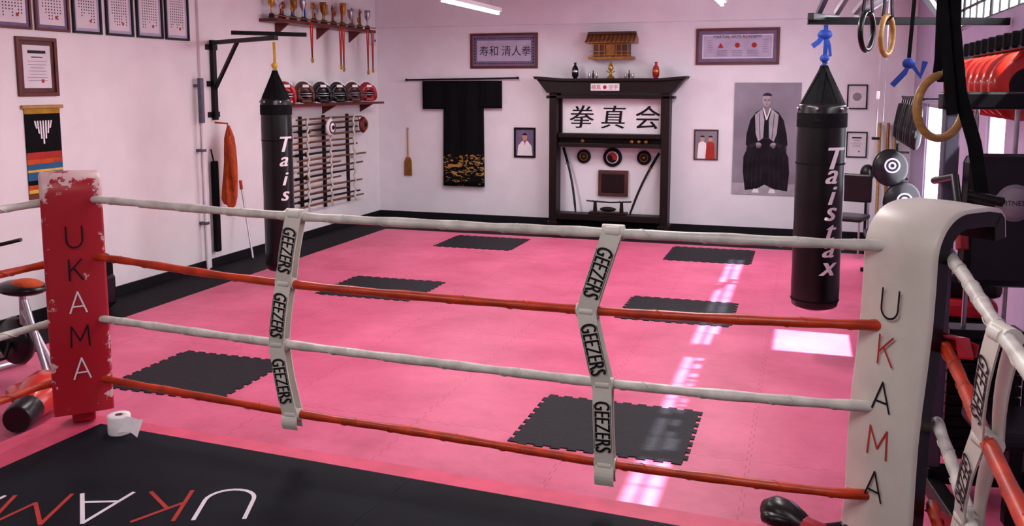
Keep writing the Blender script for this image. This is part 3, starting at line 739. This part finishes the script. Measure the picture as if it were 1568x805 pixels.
bx(-3.36,-1.87,1.31,1.83,WHT,YB-.10,YB-.08,0)
bx(-3.38,-3.33,1.3,1.84,DWOOD,YB-.14,YB-.07);bx(-1.92,-1.86,1.3,1.84,DWOOD,YB-.14,YB-.07)
for x,ch in ((-3.06,'拳'),(-2.60,'真'),(-2.12,'会')):
    for dx in (-.005,.005): b.text(ch,.35,INK,basis((x+dx,YB-.104-dx*.05,1.56),(1,0,0),(0,0,1),(0,-1,0)),sx=1.05,shear=.10)
bx(-2.86,-2.46,1.93,2.03,WHT,yb-.315,yb-.28,.004)
b.text('極真 ● 空手',.07,TRED,basis((-2.66,yb-.317,1.98),(1,0,0),(0,0,1),(0,-1,0)))
for k,x in enumerate((-3.0,-2.2,-2.1,-2.3)): b.ball((x,yf+.06,1.225),(.03,.03,.03),BRASS,seg=8)
b.done()
def discm(name,x,z,r,m1,m2):
    b=B(name,Matrix.Translation((x,YB-.022,z))@Rx(pi/2));b.lathe([(0,-.02),(r,-.02),(r,.01),(r*.9,.02),(0,.02)],m1,32)
    if m2:
        b.lathe([(0,.015),(r*.66,.015),(r*.66,.024),(0,.024)],WHT,28)
        b.disc(0,0,r*.55,m2,.025,a0=0,a1=pi);b.disc(0,0,r*.55,BLK,.0252,a0=pi,a1=2*pi);b.disc(r*.27,0,r*.27,m2,.0256,n=16);b.disc(-r*.27,0,r*.27,BLK,.0256,n=16)
    else: b.torus((0,0,.02),r*.55,.008,BRASS,None,24,6);b.ball((0,0,.02),(r*.25,r*.25,.015),BRASS,seg=10)
    b.done()
discm('round_plaque',-3.03,.99,.10,DARK,None);discm('tomoe_disc',-2.61,.985,.135,DARK,TRED);discm('round_plaque',-2.16,.99,.10,DARK,None)
b=B('wooden_panel');b.b2((-2.81,YB-.05,.43),(-2.38,YB-.002,.80),BROWN,.006);b.b2((-2.76,YB-.056,.48),(-2.43,YB-.05,.75),DWOOD,.004);b.done()
def sword(x0,z0,x1,z1):
    b=B('katana');P0=Vector((x0,YB-.12,z0));P1=Vector((x1,YB-.24,z1));d_=(P1-P0);pts=[]
    nrm=Vector((-d_.z,0,d_.x)).normalized()
    for k in range(9): t=k/8;pts.append(P0+d_*t+nrm*.03*math.sin(pi*t)*(1 if x0<x1 else -1))
    b.tube(pts[:3],.019,BLKC,10);b.tube(pts[2:],[.017]*6+[.012],BLKV,10)
    M=basis(pts[2],d_.cross(Vector((0,1,0))),(d_.cross(Vector((0,1,0)))).cross(d_),d_)
    b.lathe([(0,-.005),(.036,-.005),(.036,.005),(0,.005)],BRASS,18,M)
    b.done()
sword(-3.31,1.12,-3.09,.20);sword(-1.93,1.07,-2.31,.20)
b=B('tabletop_sword_stand')
b.b2((-2.90,YB-.26,.191),(-2.36,YB-.10,.22),DWOOD,.004)
for x in (-2.82,-2.44): b.prism([(-.03,0),(.03,0),(.02,.13),(.035,.17),(.0,.14),(-.035,.17),(-.02,.13)],-.01,.01,DWOOD,basis((x,YB-.18,.215),(1,0,0),(0,0,1),(0,-1,0)))
b.tube([(-2.95,YB-.18,.37),(-2.6,YB-.18,.355),(-2.3,YB-.18,.375)],.012,BLKV,10)
b.ball((-2.63,YB-.2,.26),(.12,.04,.035),DARK,seg=14);b.done()
b=B('miniature_temple_shelf')
x0,x1=-2.95,-2.29;y1=YB-.052;y0=YB-.26
b.b2((x0+.02,y0,2.36),(x1-.02,YB-.002,2.40),BRASS,.003)
b.b2((x0+.08,y0+.05,2.40),(x1-.08,YB-.02,2.58),BROWN,.003)
for i in range(7):
    x=x0+.09+i*(x1-x0-.18)/6;b.b2((x-.008,y0+.03,2.40),(x+.008,y0+.048,2.58),BRASS)
for z in (2.42,2.47,2.57): b.b2((x0+.05,y0+.02,z-.006),(x1-.05,y0+.034,z+.006),BRASS)
b.b2((-2.68,y0+.035,2.41),(-2.56,y0+.05,2.56),BRASS,.002)
Mr=basis((x0-.02,0,0),(0,1,0),(0,0,1),(1,0,0))
b.prism([(y0-.04,2.585),(y0-.04,2.60),(y0+.06,2.65),(YB-.13,2.72),(YB-.002,2.65),(YB-.002,2.58)],0,x1-x0+.04,BRASS,Mr)
for i in range(12):
    x=x0+.0+i*(x1-x0)/11;b.tube([(x,y0-.045,2.60),(x,y0+.06,2.655),(x,YB-.13,2.727)],.009,BROWN,6)
b.b2((x0-.01,YB-.16,2.71),(x1+.01,YB-.10,2.745),BROWN,.004)
b.done()
def vase(name,x,z,h,r,m,m2=None):
    b=B(name,Matrix.Translation((x,YB-.18,z)));b.lathe([(r*.5,0),(r*.9,h*.15),(r,h*.45),(r*.75,h*.7),(r*.35,h*.82),(r*.3,h*.92),(r*.5,h)],m,20)
    if m2: b.lathe([(r*1.01,h*.4),(r*1.02,h*.45),(r*1.01,h*.5)],m2,20)
    b.done()
vase('black_vase',-3.13,2.101,.22,.05,BLKV,SILV);vase('red_vase',-1.99,2.101,.22,.05,RED,GOLD)
b=B('brass_ornament',Matrix.Translation((-2.62,YB-.18,2.101)));b.lathe([(.06,0),(.05,.02),(.02,.04),(.015,.10),(.04,.13),(.03,.17),(.005,.22),(.0,.25)],GOLD,16);b.tube([(-.06,0,.1),(0,0,.07),(.06,0,.1)],.008,GOLD,6);b.done()
for x in (-2.87,-2.36):
    b=B('altar_cup',Matrix.Translation((x,YB-.18,2.101)))
    for s in (-.05,0,.05): b.lathe([(.015,0),(.022,.03),(.018,.06),(.008,.08),(.010,.11 if s==0 else .09)],SILV if s else BROWN,12,Matrix.Translation((s,0,0)))
    b.done()

# ---------------------------------------------------------------- right side equipment
for x,m in ((.90,LWOOD),(1.0,BRASS),(1.08,LWOOD)):
    b=B('wooden_pole');b.tube([(x,12.25,-.02),(x+.01,12.64,1.52)],.02,m,10);b.done()
b=B('speed_ball_stand',Matrix.Translation((.74,11.9,-.02)));b.lathe([(.18,0),(.17,.03),(.03,.05)],BLK,24);b.tube([(0,0,.03),(0,0,.85)],.016,BLK,10);b.ball((0,0,.95),(.085,.085,.11),BLKV);b.done()
b=B('glove_rack')
b.tube([(XR-.16,10.2,1.86),(XR-.16,12.4,1.86)],.015,BLK,8)
for y in (10.3,12.3): b.tube([(XR-.002,y,1.86),(XR-.16,y,1.86)],.01,BLK,8)
for i in range(9):
    y=10.35+i*.24
    b.tube([(XR-.16,y,1.86),(XR-.18,y,1.76)],.008,BLKC,6);b.tube([(XR-.18,y,1.78),(XR-.19,y,1.68),(XR-.2,y,1.52),(XR-.21,y,1.38),(XR-.2,y,1.33)],[.035,.045,.06,.055,.02],(BLKV,DARK,BLKV)[i%3],12);b.ball((XR-.22,y-.05,1.5),(.03,.025,.05),BLKV,seg=10)
b.done()
b=B('focus_pad_stand',Matrix.Translation((1.0,11.1,0)))
b.lathe([(.22,0),(.2,.03),(.03,.05)],BLK,24);b.tube([(0,0,.03),(0,0,1.35)],.02,BLK,10)
for z in (.55,.95,1.25): b.tube([(-.12,-.02,z),(.12,-.02,z)],.012,BLK,8)
for (x,z,rr,tl) in ((-.08,1.08,.19,.15),(.06,.70,.20,-.2),(-.06,.36,.18,.1)):
    M=basis((x,-.11,z),(1,.1,tl),(-tl,.05,1),(.05,-1,.1))
    b.lathe([(0,-.05),(rr*.9,-.05),(rr,-.02),(rr,.02),(rr*.85,.045),(0,.05)],BLKV,28,M,sy=1.12)
    for r,m,zz_ in ((.085,PAPERP,.051),(.066,BLK,.052),(.042,PAPERP,.053),(.022,BLK,.054)): b.disc(.02,.02,r,m,zz_,M=M)
b.done()
def bench(x,y,L_,h,name='padded_bench'):
    b=B(name,Matrix.Translation((x,y,0)));b.box((0,0,h-.04),(.32,L_,.08),BLKV,.02)
    for s in (-1,1):
        b.box((0,s*(L_/2-.1),h/2-.04),(.05,.05,h-.08),BLK,.004);b.box((0,s*(L_/2-.1),.02),(.36,.06,.04),BLK,.006)
    b.box((0,0,h*.35),(.04,L_-.2,.04),BLK,.004);b.done()
bench(.80,9.9,1.1,.46);bench(.84,8.6,1.1,.5)
b=B('stacking_chair',Matrix.Translation((.50,11.35,-.0))@Rz(-.3))
b.box((0,0,.45),(.44,.42,.06),BLKV,.02);b.box((0,.22,.78),(.44,.05,.34),BLKV,.02)
for sx in(-1,1):
    b.tube([(sx*.2,-.2,0),(sx*.19,-.18,.43)],.012,SILV,8);b.tube([(sx*.2,.24,0),(sx*.19,.2,.45),(sx*.19,.24,.9)],.012,SILV,8)
b.done()
b=B('duffel_bag',Matrix.Translation((.85,7.55,.17)));b.tube([(0,-.35,0),(0,-.33,0),(0,.33,0),(0,.35,0)],[.1,.16,.16,.1],BLKC,20);b.tube([(-.05,-.15,.15),(0,-.1,.25),(0,.1,.25),(-.05,.15,.15)],.012,BLK,8);b.done()
b=B('weight_machine',Matrix.Translation((.87,4.75,0))@Rz(.15))
for x in (-.22,.22):
    b.box((x,0,.98),(.07,.07,1.96),GREYM,.008);b.box((x,-.25,.05),(.08,.75,.08),BLK,.01)
b.box((0,.0,1.93),(.55,.08,.08),BLK,.01);b.box((0,-.02,.1),(.5,.08,.08),BLK,.01)
for i in range(12): b.box((0,.06,.2+i*.055),(.34,.14,.048),BLK,.006)
for x in (-.09,.09): b.tube([(x,.06,.1),(x,.06,1.9)],.012,SILV,8)
b.box((0.02,-.12,1.38),(.42,.10,.62),BLKV,.04)
b.lathe([(0,0),(.085,0),(.085,.006),(0,.006)],GREYP,28,Matrix.Translation((.02,-.172,1.47))@Rx(pi/2));b.lathe([(0,.006),(.067,.006),(.067,.008),(0,.008)],GREYL,28,Matrix.Translation((.02,-.172,1.47))@Rx(pi/2))
b.text('FITNESS',.032,INK,basis((.02,-.181,1.47),(1,0,0),(0,0,1),(0,-1,0)))
b.box((0,-.42,.50),(.34,.42,.08),BLKV,.03);b.box((0,-.42,.26),(.06,.06,.42),BLK,.008)
for x in (-.28,.28): b.tube([(x,-.0,1.55),(x,-.3,1.6),(x,-.45,1.35)],.018,BLK,10);b.tube([(x,-.42,1.42),(x,-.46,1.3)],.026,RED,10)
b.done()
b=B('body_shield_stack',Matrix.Translation((.9,5.75,0)))
b.box((0,0,.35),(.42,.5,.7),BLKC,.05);b.box((-.02,-.05,.75),(.36,.4,.1),RED,.03);b.box((.02,.0,.87),(.34,.4,.13),BLKV,.04);b.done()
b=B('disc_pad_rail')
b.tube([(1.05,5.0,2.20),(1.05,7.3,2.20)],.022,BLK,10)
for y in (5.2,6.85): b.tube([(1.05,y,2.20),(1.298,y,2.25)],.014,BLK,8)
for i in range(9): b.box((1.05,5.15+i*.22,2.24),(.09,.05,.09),BLKC,.012)
b.done()
b=B('red_training_discs')
for i in range(9):
    b.M=Matrix.Translation((1.03,5.15+i*.20,1.998))@Rz(.35)@Rx(pi/2)
    b.lathe([(0,-.025),(.13,-.03),(.175,-.012),(.178,.0),(.175,.012),(.13,.03),(0,.025)],ORED,32);b.lathe([(.06,.026),(.075,.034),(.09,.03)],BLK,24)
b.done()
def ring_(c,R,r,top,yaw,m):
    b=B('gymnastic_ring',Matrix.Translation(c)@Rz(yaw));b.torus((0,0,0),R,r,m,Rx(pi/2),40,14)
    b.ribbon([(0,0,R-r-.01),(0,-.025,R),(0,-.02,R+.06),(top[0],top[1],top[2]-c[2])],.038,(0,-1,0),BLKC,.003)
    b.ribbon([(0,0,R-r-.01),(0,.025,R),(0,.02,R+.06),(top[0],top[1]+.02,top[2]-c[2])],.038,(0,-1,0),BLKC,.003)
    b.box((0,-.03,R+.12),(.05,.03,.06),BLK,.006);return b.done()
ring_((.455,3.56,1.925),.112,.015,(-.03,0,3.38),.7,LWOOD)
ring_((.40,5.39,2.27),.105,.015,(0,0,3.38),1.2,LWOOD)
ring_((.30,5.45,2.30),.105,.015,(.0,0,3.38),1.2,BLKV)
b=B('suspension_trainer')
b.ribbon([(.47,3.47,3.38),(.455,3.47,2.6),(.47,3.47,2.2),(.50,3.47,1.98),(.56,3.49,1.80),(.60,3.52,1.62)],.045,(-.3,-1,0),BLKC,.004)
b.ribbon([(.37,3.48,3.38),(.40,3.46,2.5),(.45,3.46,2.12),(.48,3.46,1.9)],.035,(-.3,-1,0),BLKC,.004)
b.tube([(.55,3.49,1.62),(.66,3.47,1.60)],.018,BLKV,10)
b.tube([(.60,3.52,1.62),(.66,3.47,1.60)],.01,BLKC,8);b.done()
b=B('resistance_band')
b.ribbon([(.55,5.42,3.39),(.54,5.42,2.7),(.52,5.42,2.15)],.02,(0,-1,0),BLKC)
b.ribbon([(.44,5.4,2.00),(.50,5.40,2.07),(.53,5.40,2.12),(.58,5.40,2.05),(.60,5.40,2.13)],.03,(0,-1,0),BLUE);b.ball((.52,5.41,2.12),(.035,.025,.03),BLUE,seg=10)
b.done()

def glove(c,yaw,m,m2,s=1.):
    b=B('boxing_glove',Matrix.Translation(c)@Rz(yaw)@Matrix.Scale(s,4))
    b.tube([(-.15,0,.055),(-.14,0,.055),(-.04,0,.06)],[.045,.05,.052],m2,16)
    b.tube([(-.05,0,.06),(-.02,0,.065),(.04,0,.075),(.10,0,.075),(.14,0,.065),(.155,0,.055)],[.05,.06,.075,.075,.055,.02],m,20)
    b.tube([(.0,.05,.08),(.05,.085,.085),(.10,.08,.08),(.12,.07,.075)],[.025,.03,.028,.012],m,12);b.done()
glove((.02,4.03,.0),2.6,BLKV,RED,1.0);glove((.26,4.02,.0),.4,BLKV,BLKC,.95)
glove((-4.36,4.1,0),2.0,ORED,BLKV,1.7)
b=B('exercise_bike',Matrix.Translation((-4.95,4.62,0))@Rz(pi-.2))
b.ball((0,0,.66),(.20,.14,.05),BLKV);b.ball((-.05,0,.685),(.13,.09,.04),ORANGE)
b.tube([(0,0,.64),(.02,0,.30)],.022,SILV,12)
b.tube([(-.40,-.25,.03),(-.36,-.1,.03),(-.36,.25,.03)],.025,SILV,10);b.tube([(.42,-.25,.03),(.42,.25,.03)],.025,SILV,10)
b.tube([(-.38,0,.04),(.0,0,.50)],.022,SILV,12);b.tube([(.42,0,.04),(-.05,0,.42)],.022,SILV,12);b.tube([(-.30,.05,.1),(-.1,.05,.6)],.02,SILV,12)
b.lathe([(0,-.04),(.15,-.04),(.17,0),(.15,.04),(0,.04)],BLKV,28,Matrix.Translation((.1,0,.28))@Rx(pi/2))
b.tube([(.35,0,.1),(.45,0,.85),(.40,0,.95)],.02,SILV,10)
for s in(-1,1): b.tube([(.45,0,.88),(.42,s*.18,.90),(.30,s*.2,.93)],.014,BLKV,8);b.tube([(.1,s*.05,.28),(.1,s*.09,.18),(.1,s*.16,.18)],.012,BLK,8)
b.done()

# ---------------------------------------------------------------- ceiling lights
def fluo(x,y0,y1,z=2.92):
    b=B('fluorescent_light');b.b2((x-.05,y0,z+.02),(x+.05,y1,z+.07),WHT,.005);b.tube([(x,y0+.03,z),(x,y1-.03,z)],.018,TUBE,10)
    for y in (y0+.3,y1-.3): b.tube([(x,y,z+.06),(x,y,HC)],.004,SILV,6)
    for y in (y0+.02,y1-.02): b.b2((x-.02,y-.015,z-.02),(x+.02,y+.015,z+.03),WHT)
    b.done()
def area(name,loc,sx,sy,e,rot=(0,0,0),col=(1,.95,.95)):
    l=bpy.data.lights.new(name,'AREA');l.shape='RECTANGLE';l.size=sx;l.size_y=sy;l.energy=e;l.color=col
    o=bpy.data.objects.new(name,l);bpy.context.collection.objects.link(o);o.location=loc;o.rotation_euler=rot;return o
for x,y0,y1,e in ((-3.82,9.2,11.2,48),(-.97,8.9,10.8,54),(-3.82,5,6.8,44),(-.97,5,6.8,54),(-3.0,.5,2.3,36),(-.6,.5,2.3,40)):  # far pair are real fixtures; the four nearer, unseen ones are added fill
    fluo(x,y0,y1)
    area('tube_fill_light',(x,(y0+y1)/2,2.88),.25,1.8,e)
area('daylight_window_1',(XR+.25,7.3,2.7),.5,6.6,210,(0,pi/2,0),(.96,.93,1))
s=bpy.data.lights.new('sun','SUN');s.energy=30;s.angle=.015;s.color=(1,.97,.95)
so=bpy.data.objects.new('sun',s);bpy.context.collection.objects.link(so)
so.rotation_euler=Vector((-1,0,-1.31)).to_track_quat('-Z','Y').to_euler();so.location=(6,7,8)
w=bpy.data.worlds.new('sky_world');SC.world=w;w.use_nodes=True
w.node_tree.nodes['Background'].inputs[0].default_value=(.85,.9,1,1);w.node_tree.nodes['Background'].inputs[1].default_value=3.0

# ---------------------------------------------------------------- camera
cd=bpy.data.cameras.new('camera');cam=bpy.data.objects.new('camera',cd);bpy.context.collection.objects.link(cam)
cam.location=(0,0,2.0);cam.rotation_euler=(math.radians(90-7.21),0,math.radians(18.0))
cd.lens=31.75;cd.shift_y=-.0615;cd.clip_start=.05;cd.clip_end=100
SC.camera=cam
